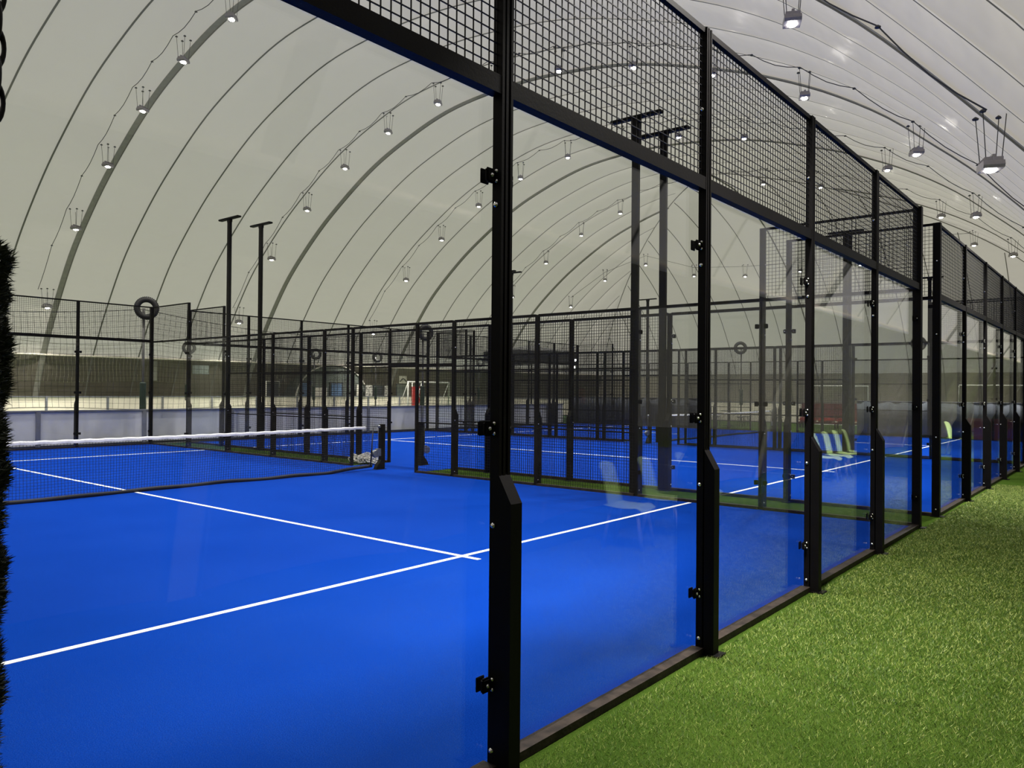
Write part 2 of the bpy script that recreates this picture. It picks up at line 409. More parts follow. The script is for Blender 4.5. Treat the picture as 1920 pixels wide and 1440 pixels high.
# ------------------------------------------------------------------ light masts with a T-bar
def light_mast(label):
    R = empty('light_mast', label=label, cat='mast', group='black T-topped masts beside the courts')
    g = MB(); g.bevbox(-.035, .035, -.06, .06, 0, 6.0, .006); g.box(-.06, .06, -.10, .10, 0, .015); g.build('pole', 'black', R)
    g = MB(); g.bevbox(-.06, .06, -.46, .46, 6.0, 6.045, .01); g.box(-.03, .03, -.08, .08, 5.93, 6.0); g.build('cross_bar', 'black', R)
    return R
mast0 = light_mast('tall black T-topped mast beside the nearest court, left one of the closest pair')
mast0.location = (10.10, 4.10, 0)
bpy.context.view_layer.update()
for x, y, l in ((XB-.10, 4.10, 'tall black T-topped mast of the middle court, right one of the closest pair'),
                (10.10, 16.1, 'black T-topped mast above the white boards, leftmost of all'),
                (XB-.10, 16.1, 'black T-topped mast above the white boards, second from the left'),
                (XB+10.1, 4.1, 'dark T-topped mast seen through the right hand panes, front one of two'),
                (XC-.1, 4.1, 'dark T-topped mast seen through the right hand panes, back one of two'),
                (XB+10.1, 16.1, 'thin T-topped mast hidden mostly behind the tallest foreground post'),
                (XC-.1, 16.1, 'thin T-topped mast just right of the tallest foreground post'),
                (XC+10.1, 16.1, 'smallest T-topped mast, between the closest pair of masts'),
                (XC+10.1, 4.1, 'small T-topped mast behind the corner of the second glass wall')):
    copy_tree(mast0, (x, y, 0), 0, l)

# ------------------------------------------------------------------ nets
def tennis_net(x0, label, net=True):
    R = empty('tennis_net', (x0, 10, 0), 0, label, 'net', 'nets across the courts') if net else None
    a, b = .28, 9.76
    zt = lambda x: .872 + .03*((x-5)/5)**2
    zb = lambda x: .035 + (.06*max(0, (x-8.6))/1.2) + .006*math.sin(x*5)
    dy = lambda x, z: .05*math.sin(x*1.3)*(1-z) + .02*math.sin(x*4+1)*(1-z)
    if net:
        g = MB(); n = 215; rw = .0026
        for i in range(n+1):
            x = a+(b-a)*i/n
            g.tube([(x, dy(x, z), zb(x)+(zt(x)-.05-zb(x))*z) for z in (0, .33, .66, 1)], rw, 4, cap=False, sm=False)
        for j in range(20):
            t = j/19
            g.tube([(a+(b-a)*i/60, dy(a+(b-a)*i/60, t), zb(a+(b-a)*i/60)+(zt(a+(b-a)*i/60)-.05-zb(a+(b-a)*i/60))*t) for i in range(61)], rw, 4, cap=False, sm=False)
        g.build('net_mesh', 'net', R, fix=False)
        g = MB(); N = 120
        pts = [a+(b-.2-a)*i/N for i in range(N+1)]
        vs = []; fs = []
        for x in pts:
            z = zt(x)+.004*math.sin(x*21)
            vs += [(x, -.012, z-.052), (x, -.013-.003*math.sin(x*60), z-.02), (x, -.004, z), (x, .004, z), (x, .013, z-.02), (x, .012, z-.05)]
        for i in range(N):
            for k in range(5): fs.append((i*6+k, (i+1)*6+k, (i+1)*6+k+1, i*6+k+1))
        g.add(vs, fs, 0, True); g.build('top_tape', 'tape', R, fix=False)
        g = MB(); N = 90; vs = []; fs = []
        for i in range(N+1):
            x = a+(b-a)*i/N; z = zb(x); y = dy(x, 0); w = .02*math.sin(x*3.1+.4)
            vs += [(x, y-.01+w*.3, z-.03), (x, y-.012, z+.03), (x, y+.010, z+.03), (x, y+.012-w*.3, z-.03)]
        for i in range(N):
            for k in range(4): fs.append((i*4+k, (i+1)*4+k, (i+1)*4+(k+1) % 4, i*4+(k+1) % 4))
        g.add(vs, fs, 0, True); g.build('bottom_band', 'band', R, fix=False)
        for x in (a, b):
            g = MB(); s = 1 if x > 5 else -1
            g.tube([(x-.10*s*0, 0, .86), (x-.02*s, 0, .45), (x-.06*s, .0, .06)], [.012, .014, .014], 6); g.build('side_band', 'band', R)
        g = MB(); g.tube([(x, 0, zt(x)-.006) for x in [-.0+i*10/40 for i in range(41)]], .005, 5); g.build('cable', 'cable', R)
    for s, x in ((-1, 0.0), (1, 10.0)):
        g = MB(); g.bevbox(-.05, .05, -.05, .05, .01, .93, .006)
        foot = [(-s*.05, .012), (-s*.17, .012), (-s*.165, .05), (-s*.13, .11), (-s*.07, .17), (-s*.05, .20)]
        g.prism(foot, 'y', -.05, .05); g.box(-.19 if s > 0 else -.07, .07 if s > 0 else .19, -.07, .07, 0.004, .014)
        if net: p = g.build('net_post', 'black', R, (x, 0, 0))
        else:
            p = g.build('net_post', 'black', None, (x0+x, 10, 0))
            tag(p, 'black net post without a net on the middle court, %s' % ('left one by the door opening' if x == 0 else 'right one seen through the mesh'), 'net post')
        g = MB(); q = -s
        g.box(min(q*.05, q*.15), max(q*.05, q*.15), -.04, .04, .28, .43)
        g.lathe([(.07, -.035), (.078, -.03), (.078, -.012), (.05, -.008), (.05, .008), (.078, .012), (.078, .03), (.07, .035)], (0, 0, 0), 20)
        # turn the wheel part upright
        k = len(g.v)-8*20
        g.v[k:] = [(q*.17+vx, vz, .33+vy) for vx, vy, vz in g.v[k:]]
        g.build('winch', 'steel', p)
        g = MB(); g.lathe([(.022, -.03), (.03, -.02), (.03, .02), (.022, .03)], (0, 0, 0), 12)
        g.v = [(q*.075+vx, vz, .885+vy) for vx, vy, vz in g.v]; g.build('pulley', 'steel', p)
        g = MB(); g.tube([(q*.10, 0, .875), (q*.10, 0, .42)], .006, 5); g.build('tension_strap', 'cable', p)
    return R
tennis_net(0, 'black net with a white top tape across the nearest court')
tennis_net(XB, '', False)
tennis_net(XC, 'net of the farthest court, its white tape a thin stripe')

# white bundle of spare netting by the net post
g = MB()
for k in range(46):
    c = Vector((10.58 + rng.normal()*.10, 11.15 + rng.normal()*.15, .07 + abs(rng.normal())*.05))
    pts = []
    a0 = rng.uniform(0, 6.3)
    for i in range(14):
        a = a0 + i*.55; rr = .075 + .03*rng.normal()
        pts.append((c.x+rr*math.cos(a)*1.2, c.y+rr*math.sin(a)*1.5, max(.012, c.z+.045*math.sin(a*1.7+k)+.01*rng.normal())))
    g.tube(pts, .0085, 5)
tag(g.build('netting_bundle', 'plastic_net'), 'crumpled white bundle of netting lying on the green strip behind the net post', 'netting')

# ------------------------------------------------------------------ boards round the football pitch
def board_fence(x0, x1, y, h, mat, label, step, first):
    R = empty('rink_board_fence', (x0, y, 0), 0, label, 'board fence')
    xs = [x0]
    x = first
    while x < x1: xs.append(x); x += step
    xs.append(x1)
    for a, b in zip(xs[:-1], xs[1:]):
        if b-a < .2: continue
        g = MB(); g.box(a-x0+.01, b-x0-.01, 0, .03, .05, h-.05); g.build('board_panel', mat, R)
    for p in xs[1:-1]:
        g = MB(); g.box(p-x0-.055, p-x0+.055, -.045, -.001, .03, h-.05); g.build('board_post', 'board_rail', R)
    g = MB(); g.bevbox(0, x1-x0, -.035, .06, h-.05, h, .006); g.build('top_rail', 'board_rail', R)
    g = MB(); g.box(0, x1-x0, -.012, .03, 0.004, .055); g.build('kick_strip', 'board_foot', R)
    return R
board_fence(-9, 31.2, 20.6, 1.0, 'board', 'white boards standing behind the courts, with grey posts and top rail', 2.82, -4.03)
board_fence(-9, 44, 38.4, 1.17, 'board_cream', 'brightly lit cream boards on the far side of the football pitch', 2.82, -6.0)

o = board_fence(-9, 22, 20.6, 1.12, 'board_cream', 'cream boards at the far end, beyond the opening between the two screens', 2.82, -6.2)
o.location = (41.2, 2.4, 0); o.rotation_euler = (0, 0, PI/2)
# padding and screens behind the farthest court
def screen(y0, y1, mat, label, z1=1.35, x=31.85):
    R = empty('windscreen', (x, y0, 0), 0, label, 'windscreen')
    g = MB(); n = int((y1-y0)*6); vs = []; fs = []
    for i in range(n+1):
        y = (y1-y0)*i/n; d = .012*math.sin(y*9)+.008*math.sin(y*23)
        vs += [(d, y, .02), (d+.006, y, .02), (d*1.5, y, z1-.02), (d*1.5+.006, y, z1-.02)]
    for i in range(n):
        o = i*4; fs += [(o, o+4, o+6, o+2), (o+1, o+3, o+7, o+5), (o+2, o+6, o+7, o+3), (o, o+1, o+5, o+4)]
    g.add(vs, fs, 0, True); g.build('fabric', mat, R)
    g = MB(); g.tube([(0, 0, z1-.01), (0, y1-y0, z1-.01)], .02, 8); g.build('hem', 'board_rail' if mat == 'greyscreen' else mat, R)
    return R
screen(12.9, 20.4, 'screen', 'black windscreen along the lower side of the farthest court, left of the opening')
screen(-2.6, 6.7, 'greyscreen', 'blue grey padding wall at the right, behind the farthest court')
R = empty('red_barrier', (31.45, .25, 0), 0, 'dark red barrier seen low between the posts at the right edge', 'barrier')
g = MB(); g.bevbox(-.03, .03, 0, 2.65, .02, .78, .01); g.build('panel', 'darkred', R)
for y in (.05, .9, 1.75, 2.6):
    g = MB(); g.box(-.06, -.03, y-.03, y+.03, .004, .80); g.build('upright', 'black', R)
R = empty('red_bench', (36.4, 7.2, 0), 0, 'long red bench with shiny red seat cushions seen through the glass at the right', 'bench')
g = MB(); g.bevbox(.45, .52, 0, 3.4, .35, 1.15, .02); g.build('backrest', 'darkred', R)
g = MB(); g.box(-.05, .5, 0, 3.4, .22, .28); g.build('seat_base', 'darkred', R)
for i in range(4):
    g = MB(); g.bevbox(-.12, .44, .04+i*.85, .81+i*.85, .28, .48, .08); g.build('cushion', 'red', R)
for y in (.1, 1.7, 3.3):
    for xx in (0, .42):
        g = MB(); g.box(xx, xx+.05, y-.03, y+.03, 0, .22); g.build('leg', 'black', R)

# round cafe tables and stools
def cafe_table(x, y, label):
    R = empty('cafe_table', (x, y, 0), 0, label, 'table', 'dark round tables beyond the opening')
    g = MB(); g.lathe([(.42, .72), (.43, .735), (.42, .75)], n=24); g.build('table_top', 'darkdoor', R)
    g = MB(); g.lathe([(.05, .03), (.035, .1), (.03, .72)], n=10); g.build('pedestal', 'black', R)
    g = MB(); g.lathe([(.26, 0), (.25, .02), (.05, .04)], n=20); g.build('base', 'black', R)
cafe_table(35.2, 13.5, 'dark round table beyond the mesh, left one of the two near the padded pole')
cafe_table(36.3, 12.3, 'dark round table beyond the mesh, right one of the two near the padded pole')
def stool(x, y, label):
    R = empty('stool', (x, y, 0), 0, label, 'stool', 'dark stools round the tables')
    g = MB(); g.lathe([(.16, .44), (.18, .455), (.17, .48)], n=16); g.build('seat', 'darkdoor', R)
    for a in range(4):
        an = PI/4+a*PI/2
        g = MB(); g.tube([(.11*math.cos(an), .11*math.sin(an), .45), (.18*math.cos(an), .18*math.sin(an), 0)], .013, 6); g.build('leg', 'black', R)
for i, (x, y) in enumerate(((34.6, 13.9), (34.9, 12.8), (35.8, 12.9), (36.7, 11.6))):
    stool(x, y, ['dark stool left of the left round table', 'dark stool in front of the left round table',
                 'dark stool between the two round tables', 'dark stool right of the right round table'][i])

# ------------------------------------------------------------------ poles with tyres and hung netting
def tyre_pole(x, y, label, h=4.05):
    R = empty('net_pole', (x, y, 0), 0, label, 'pole', 'grey poles that hold up the ball netting')
    g = MB(); g.tube([(0, 0, 0), (0, 0, h)], .038, 12); g.build('pole', 'pole', R)
    g = MB(); g.lathe([(.05, 0), (.085, .01), (.09, .05), (.09, .80), (.085, .84), (.05, .85)], (0, 0, .95), 14); g.build('padding', 'pad', R)
    return R
tyre_pos = [((10.28, 21.15), 'leftmost near pole, behind the corner of the nearest court'), ((21.9, 21.15), 'near pole behind the corner of the middle court'),
            ((20.1, 37.2), 'far pole left of the first T-topped mast'), ((28.2, 37.2), 'far pole behind the mesh left of the door opening'),
            ((33.1, 37.2), 'far pole just left of the door opening'), ((43.3, 37.2), 'far pole right of the door opening'), ((39.2, 14.6), 'pole right of the second foreground post'),
            ((39.8, 6.1), 'pole seen in the gap between the two glass walls')]
for (x, y), l in tyre_pos:
    zt_ = 4.02 if y < 30 else 3.75
    P_ = tyre_pole(x, y, 'grey padded pole, ' + l, zt_)
    T_ = MB(); rz = 0
    T_.torus((0, 0, 0), .26, .085, 'y', 40, 12)
    for i in range(40):
        a = 2*PI*i/40; T_.box(.338*math.cos(a)-.012, .338*math.cos(a)+.012, -.06, .06, .338*math.sin(a)-.012, .338*math.sin(a)+.012)
    o = T_.build('car_tyre', 'rim', None, (x+.02, y-.13, zt_)); o.rotation_euler = (0, 0, math.radians(-22 if y > 15 else -60))
    if y <= 15: o.location = (x-.13, y, zt_)
    tag(o, 'black tyre on the ' + l, 'tyre', 'old tyres hung on the net poles')

def hang_net(p0, p1, z0, z1, cell, r, mat, label, sag=.35, spans=4):
    p0 = Vector(p0); p1 = Vector(p1); L = (p1-p0).length; d = (p1-p0)/L; nrm = Vector((-d.y, d.x, 0))
    n = int(L/cell); m = int((z1-z0)/cell); g = MB()
    def top(s): t = (s/L*spans) % 1; return z1 - sag*4*t*(1-t)
    def bot(s): return z0 + .05*math.sin(s*.9)
    def pt(s, t):
        q = p0+d*s+nrm*(.06*math.sin(s*1.1+t*3)); return (q.x+d.x*.04*math.sin(t*7+s), q.y+d.y*.04*math.sin(t*7+s), bot(s)+(top(s)-bot(s))*t)
    for i in range(n+1):
        s = L*i/n; g.tube([pt(s, t/5) for t in range(6)], r, 3, cap=False, sm=False)
    for j in range(m+1):
        g.tube([pt(L*i/(n//2), j/m) for i in range(n//2+1)], r if j not in (0, m) else r*2.6, 3, cap=False, sm=False)
    return tag(g.build('ball_netting', mat, fix=False), label, 'netting')
hang_net((-1.3, 21.25, 0), (33.5, 21.25, 0), 1.02, 4.0, .165, .0042, 'rope', 'dark ball netting hung between the tyre poles just behind the white boards', .42, 3)
hang_net((2.0, 37.3, 0), (43.8, 37.3, 0), 1.9, 4.0, .17, .0045, 'rope_light', 'pale ball netting hung along the far side of the football pitch', .35, 5)

# ------------------------------------------------------------------ parasol behind the farthest court
R = empty('parasol', (33.2, 24.2, 0), math.radians(20), 'large dark grey square parasol behind the far corner of the farthest court', 'parasol')
g = MB(); h = 2.1; vs = [(0, 0, 4.15)]; rings = []
for k in range(32):
    a = 2*PI*k/32; c, s_ = math.cos(a), math.sin(a); q = h/max(abs(c), abs(s_)); q = min(q, h*1.38)
    for t, z in ((.33, 4.02), (.66, 3.90), (1.0, 3.82)): 
        vs.append((c*q*t, s_*q*t, z - (.10*abs(math.sin(2*a))*t if t == 1 else 0)))
    vs.append((c*q*1.0, s_*q*1.0, 3.22 - .10*abs(math.sin(2*a))))
fs = []
for k in range(32):
    a = 1+k*4; b = 1+((k+1) % 32)*4
    fs.append((0, a, b)); fs += [(a+j, a+j+1, b+j+1, b+j) for j in range(3)]
g.add(vs, fs, 0, False); g.build('canopy', 'canopy', R, fix=False)
g = MB(); g.tube([(0, 0, 0), (0, 0, 4.1)], .045, 10); g.build('pole', 'black', R)
g = MB(); g.bevbox(-.4, .4, -.4, .4, 0.01, .12, .02); g.build('base', 'black', R)
for k in range(8):
    a = PI/4*k; q = h*(1.38 if k % 2 else 1.0)*.97
    g = MB(); g.tube([(0, 0, 4.08), (math.cos(a)*q*.5, math.sin(a)*q*.5, 3.86), (math.cos(a)*q, math.sin(a)*q, 3.70)], .012, 4); g.build('rib', 'black', R)

# ------------------------------------------------------------------ objects along the far wall
def goal(x, y, w, h, rz, label, d=.8):
    R = empty('football_goal', (x, y, 0), rz, label, 'goal', 'white football goals')
    g = MB()
    g.tube([(0, 0, 0), (0, 0, h), (w, 0, h), (w, 0, 0)], .045, 8); g.build('goal_frame', 'goalwhite', R)
    g = MB(); g.tube([(0, d, 0), (0, d, .02), (w, d, .02), (w, d, 0)], .02, 6)
    g.tube([(0, 0, h), (0, d, .03)], .02, 6); g.tube([(w, 0, h), (w, d, .03)], .02, 6); g.build('back_frame', 'goalwhite', R)
    g = MB()
    for i in range(int(w/.15)+1):
        xx = w*i/int(w/.15); g.tube([(xx, 0, h), (xx, d*.7, h*.5), (xx, d, .03)], .004, 3, cap=False)
    for j in range(12):
        t = j/11; yy = d*t; zz = h*(1-t); g.tube([(0, yy, zz+.02), (w, yy, zz+.02)], .004, 3, cap=False)
    g.build('goal_net', 'rope_light', R, fix=False); return R
goal(24.3, 24.6, 3.9, 2.0, math.radians(15), 'white football goal behind the white boards, at the door opening')
goal(39.6, 11.2, 2.8, 2.0, math.radians(-80), 'small white goal seen through the glass above the red bench')
goal(44.5, 5.2, 2.8, 2.1, math.radians(-80), 'small white goal seen behind the corner posts of the second glass wall')
R = empty('red_banner', (24.4, 24.45, 0), math.radians(8), 'red poster stand with a pale scribble beside the goal, seen in the door opening', 'banner')
g = MB(); g.bevbox(0, .72, -.02, .02, .45, 1.78, .005); g.build('poster', 'redposter', R)
g = MB(); g.tube([(.58, -.03, .6), (.5, -.03, .9), (.63, -.03, 1.15), (.48, -.03, 1.4), (.55, -.03, 1.7)], .018, 5)
g.tube([(.46, -.03, .7), (.40, -.03, 1.0), (.44, -.03, 1.3), (.52, -.03, 1.5)], .014, 5); g.build('pale_scribble', 'goalwhite', R)
g = MB(); g.tube([(.02, 0, 0), (.02, 0, 1.95), (.70, 0, 1.95), (.70, 0, 0)], .022, 6); g.build('stand', 'goalwhite', R)

# entrance tunnel: half-round dark vestibule
R = empty('entrance_tunnel', (28.2, 39.2, 0), 0, 'dark round-topped entrance tunnel with a white rim against the far wall', 'entrance')
g = MB(); n = 24; prof = [(3.0-3.0*math.cos(PI*k/n), .25+2.95*math.sin(PI*k/n)**.8) for k in range(n+1)]
prof = [(0, 0)]+prof+[(6.0, 0)]
g.prism(prof, 'y', 0, 1.6); g.build('vestibule', 'greygreen', R)
g = MB(); g.tube([(x, -.03, z) for x, z in prof[1:-1]], .05, 8); g.build('white_rim', 'cream', R)
for a, b, m, nm in ((.5, 1.15, 'doorblue', 'left_door'), (2.75, 3.7, 'doorblue', 'right_door')):
    g = MB(); g.box(a-.08, b+.08, -.05, -.01, 0, 2.08); g.build('door_frame', 'darkdoor', R)
    g = MB(); g.box(a+.05, b-.05, -.07, -.05, .2, 1.98); o = g.build('door_pane', m, R)
g = MB(); g.box(1.5, 2.45, -.05, -.01, 0, 1.7); g.build('pale_panel', 'cream', R)
def far_panel(u, y, w, z0, z1, mat, name, label, cat, frame='darkdoor'):
    R = empty(name, (u, y, 0), 0, label, cat)
    g = MB(); g.bevbox(-w/2, w/2, -.03, .03, z0, z1, .008); g.build('panel', mat, R)
    g = MB(); g.box(-w/2-.04, w/2+.04, -.02, .05, z1, z1+.04); g.box(-w/2-.04, -w/2, -.02, .05, 0, z1)
    g.box(w/2, w/2+.04, -.02, .05, 0, z1); g.build('frame', frame, R)
far_panel(33.15, 38.95, .45, .1, 1.95, 'cream', 'cream_panel', 'narrow cream panel right of the entrance tunnel', 'panel')
far_panel(34.0, 38.95, .6, .1, 1.9, 'patch', 'patterned_board', 'speckled board right of the narrow cream panel', 'board')
far_panel(34.85, 38.95, .75, .1, 1.9, 'darkdoor', 'dark_cabinet', 'dark cabinet between two speckled boards', 'cabinet')
far_panel(35.7, 38.95, .6, .1, 1.9, 'patch', 'patterned_board', 'speckled board left of the grey green cabinet', 'board')
far_panel(36.9, 38.8, .95, .1, 2.0, 'greygreen', 'grey_cabinet', 'grey green cabinet under a white poster, seen in the door opening', 'cabinet')
R = empty('wall_poster', (36.95, 38.75, 0), 0, 'white poster with a dark arch on it, above the grey green cabinet', 'poster')
g = MB(); g.bevbox(-.35, .35, -.02, .02, 2.06, 2.6, .005); g.build('sheet', 'cream', R)
g = MB(); g.tube([(-.28+.56*k/12, -.03, 2.2+.2*math.sin(PI*k/12)) for k in range(13)], .04, 5); g.build('dark_arch', 'darkdoor', R)
far_panel(26.5, 39.0, .85, .05, 2.05, 'darkdoor', 'service_door', 'dark service door in a pale frame, left of the entrance tunnel', 'door', 'cream')
R = empty('wall_poster', (19.2, 39.1, 0), 0, 'pale tall poster on the far wall, behind the first near tyre pole', 'poster')
g = MB(); g.bevbox(-.2, .2, -.02, .02, 2.0, 3.05, .005); g.build('sheet', 'poster', R)
R = empty('wall_poster', (21.9, 39.1, 0), 0, 'faded wide sign on the far wall, right of the pale tall poster', 'sign')
g = MB(); g.bevbox(-.5, .5, -.02, .02, 2.4, 2.9, .005); g.build('sheet', 'greygreen', R)
# small floodlights under the parasol
for i, (x, z) in enumerate(((34.1, 3.32), (34.0, 2.92))):
    R = empty('small_floodlight', (x, 21.9, z), 0, 'small bright floodlight by the parasol edge, ' + ('upper one' if i == 0 else 'lower one'), 'floodlight')
    g = MB(); g.bevbox(-.10, .10, -.02, .05, -.07, .07, .01); g.build('housing', 'black', R)
    g = MB(); g.bevbox(-.08, .08, -.03, -.02, -.05, .05, .003); g.build('lens', 'lens', R)
g = MB(); g.tube([(34.05, 21.98, 0), (34.05, 21.98, 3.5)], .03, 8); tag(g.build('floodlight_pole', 'black'), 'thin black pole carrying two small floodlights by the parasol', 'pole')

# ------------------------------------------------------------------ air dome
PR = [(-3.6,0),(-3.25,1.5),(-2.55,3.0),(-1.5,4.6),(-.3,6.05),(.8,7.3),(1.8,8.35),(2.8,9.25),(4.2,10.45),(5.95,11.6),(7.7,12.5),(9.1,13.1),(12,14.1),(14.5,14.7),(18,15.1),(21,15.1),(23.7,14.8),(26.5,14.0),(29,13.0),(31.8,11.4),(33.8,10),(36,8.1),(37.6,6.2),(39,4.2),(40.1,2.2),(40.9,0)]
PY = np.array([p[0] for p in PR]); PZ = np.array([p[1] for p in PR])
# smooth arc-length resampling (Catmull-Rom)
def resample(P, n):
    P = np.array(P, float); out = []
    Q = np.vstack([2*P[0]-P[1], P, 2*P[-1]-P[-2]])
    for i in range(1, len(Q)-2):
        for t in np.linspace(0, 1, 12, endpoint=False):
            a, b, c, d = Q[i-1], Q[i], Q[i+1], Q[i+2]
            out.append(.5*((2*b)+(-a+c)*t+(2*a-5*b+4*c-d)*t*t+(-a+3*b-3*c+d)*t**3))
    out.append(P[-1]); out = np.array(out)
    L = np.r_[0, np.cumsum(np.linalg.norm(np.diff(out, axis=0), axis=1))]
    s = np.linspace(0, L[-1], n)
    return np.c_[np.interp(s, L, out[:, 0]), np.interp(s, L, out[:, 1])]
PROF = resample(PR, 97)
def g_z(y): return float(np.interp(y, PROF[:, 0], PROF[:, 1]))
XE = 65.5
def g_end(x):          # end barrel height at x
    return g_z(40.9-(XE-x)) if XE-x < 22 else 99
ZB = 3.2
T0, DP = 14.0, 2.31
seams = [T0+DP*k for k in range(-11, 23)]
def outward(i):
    a = PROF[max(i-1, 0)]; b = PROF[min(i+1, len(PROF)-1)]; t = (b-a)/np.linalg.norm(b-a); return np.array([-t[1], t[0]])
NRM = [outward(i) for i in range(len(PROF))]
def billow(x):
    t = ((x-T0)/DP) % 1.0; return .15*(1-abs(2*t-1)**2.2)
def shell(name, mat, zlo, zhi, yside=None):
    """main barrel, cut where the end barrel takes over"""
    g = MB(); xs = []
    x = -12.0; 
    k0 = seams[0]
    xs = [k0+DP*i/6 for i in range(0, int((XE-k0)/DP*6)+1)]
    idx = [i for i, (y, z) in enumerate(PROF) if zlo-1e-6 <= z <= zhi+1e-6 and (yside is None or (y-18.6)*yside > 0)]
    return xs, idx
def limit_x(y):        # x at which hip line is reached for this y
    return XE - min(40.9-y, y+3.6)
def grid_barrel():
    # insert exact band height points
    prof = [tuple(p) for p in PROF]
    out = []
    for a, b in zip(prof[:-1], prof[1:]):
        out.append(a)
        if (a[1]-ZB)*(b[1]-ZB) < 0:
            t = (ZB-a[1])/(b[1]-a[1]); out.append((a[0]+(b[0]-a[0])*t, ZB))
    out.append(prof[-1]); return out
PP = grid_barrel()
def nrm_at(i):
    a = np.array(PP[max(i-1, 0)]); b = np.array(PP[min(i+1, len(PP)-1)]); t = (b-a)/np.linalg.norm(b-a); return (-t[1], t[0])
x_start = seams[0]
bands = {'up': MB(), 'far': MB(), 'near': MB(), 'endup': MB(), 'end': MB(), 'back': MB()}
NX = 6
rows = []
for i, (y, z) in enumerate(PP):
    lx = limit_x(y); n = nrm_at(i); row = []
    x = x_start
    k = 0
    while x < lx-1e-6:
        row.append((x, y+n[0]*billow(x), z+n[1]*billow(x))); k += 1; x = x_start+DP*k/NX
    row.append((lx, y, z)); rows.append(row)
for i in range(len(PP)-1):
    a, b = rows[i], rows[i+1]
    zm = (PP[i][1]+PP[i+1][1])/2
    key = 'up' if zm > ZB else ('far' if PP[i][0] > 18 else 'near')
    g = bands[key]; m = min(len(a), len(b))
    vs = a+b; na = len(a); fs = []
    for k in range(m-1):
        # last shared column may already be the hip point of the shorter row
        fs.append((k, k+1, na+k+1, na+k))
    if len(a) > m:
        for k in range(m-1, len(a)-1): fs.append((k, k+1, na+len(b)-1))
    if len(b) > m:
        for k in range(m-1, len(b)-1): fs.append((m-1, na+k+1, na+k))
    g.add(vs, fs, 0, True)
# end barrel: same profile measured inwards from x = XE, seams run along y = const
half = [(40.9-y, z) for y, z in PP if y > 18.65]     # (distance from end, height)
half = half[::-1]
halfL = [(y+3.6, z) for y, z in PP if y <= 18.65]
rowsE = []
for d, z in half:
    y0, y1 = None, 40.9-d
    # y on the near side at this height
    cand = [(abs(zz-z), dd) for dd, zz in halfL]; zz = [q[1] for q in halfL]; dd = [q[0] for q in halfL]
    y0 = -3.6+d
    if y1 < y0: y0 = y1 = (y0+y1)/2
    nn = 90; row = []
    for k in range(nn+1):
        y = y0+(y1-y0)*k/nn; t = ((y-18.65)/DP) % 1.0; bl = .085*(1-abs(2*t-1)**2.2)*min(1, (y-y0)*2, (y1-y)*2)
        zN = z
        if k == 0:
            zN = g_z(y0)
        row.append((XE-d+bl*.5, y, z+bl*.5))
    # blend near hip to meet the main barrel there
    zh = g_z(y0)
    row = [(x, y, zz+(zh-z)*max(0, 1-(y-y0)/4.0)) for (x, y, zz) in row]
    rowsE.append(row)
for i in range(len(rowsE)-1):
    a, b = rowsE[i], rowsE[i+1]; zm = (half[i][1]+half[i+1][1])/2
    g = bands['endup' if zm > ZB else 'end']; na = len(a)
    g.add(a+b, [(k, k+1, na+k+1, na+k) for k in range(na-1)], 0, True)
# closing wall behind the camera
g = bands['back']; pts = [(x_start, y, z) for y, z in PP]; g.add(pts, [tuple(range(len(pts)))], 0)
def weld(o):
    bm = bmesh.new(); bm.from_mesh(o.data); bmesh.ops.remove_doubles(bm, verts=bm.verts[:], dist=.002)
    bm.to_mesh(o.data); bm.free()
for key, nm, mt in (('up', 'ceiling', 'dome'), ('endup', 'ceiling', 'dome'), ('far', 'wall_left', 'domeband'), ('near', 'wall_right', 'domeband'), ('end', 'wall_far', 'domeband_lit'), ('back', 'wall_back', 'dome')):
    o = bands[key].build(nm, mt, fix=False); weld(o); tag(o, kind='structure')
# seams and thick rib sleeves
def arc_pts(x, off=.0):
    out = []
    for i, (y, z) in enumerate(PP):
        if limit_x(y) < x-.01: continue
        n = nrm_at(i); out.append((x, y-n[0]*off, z-n[1]*off))
    return out
tn = 0
for k, x in enumerate(seams):
    j = k-11
    if x > 64: continue
    thick = (j % 5 == 0) and x < 50
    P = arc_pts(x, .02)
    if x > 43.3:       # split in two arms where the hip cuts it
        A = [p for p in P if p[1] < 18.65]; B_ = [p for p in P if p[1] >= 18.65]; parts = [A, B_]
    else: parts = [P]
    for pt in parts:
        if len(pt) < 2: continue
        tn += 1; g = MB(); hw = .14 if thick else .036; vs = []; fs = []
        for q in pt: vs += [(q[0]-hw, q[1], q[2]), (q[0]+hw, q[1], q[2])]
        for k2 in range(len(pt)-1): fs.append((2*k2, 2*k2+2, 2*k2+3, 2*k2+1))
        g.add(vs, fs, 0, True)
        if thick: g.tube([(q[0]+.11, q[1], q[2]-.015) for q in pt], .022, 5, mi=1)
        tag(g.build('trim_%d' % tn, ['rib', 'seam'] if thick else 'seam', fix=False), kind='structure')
for k in range(-8, 9):
    y = 18.65+DP*k; P = []
    for d, z in half:
        if -3.6+d <= y <= 40.9-d: 
            zh = g_z(-3.6+d); zz = z+(zh-z)*max(0, 1-(y+3.6-d)/4.0)
            P.append((XE-d-.02, y, zz-.02))
    if len(P) > 2:
        tn += 1; g = MB(); g.tube(P, .026 if k not in (0,) else .05, 6); tag(g.build('trim_%d' % tn, 'seam'), kind='structure')
for sgn in (-1, 1):
    P = []
    for i, (y, z) in enumerate(PP):
        if (y-18.65)*sgn >= 0: P.append((limit_x(y)-.02, y, z-.02))
    tn += 1; g = MB(); g.tube(P, .03, 6); tag(g.build('trim_%d' % tn, 'seam'), kind='structure')
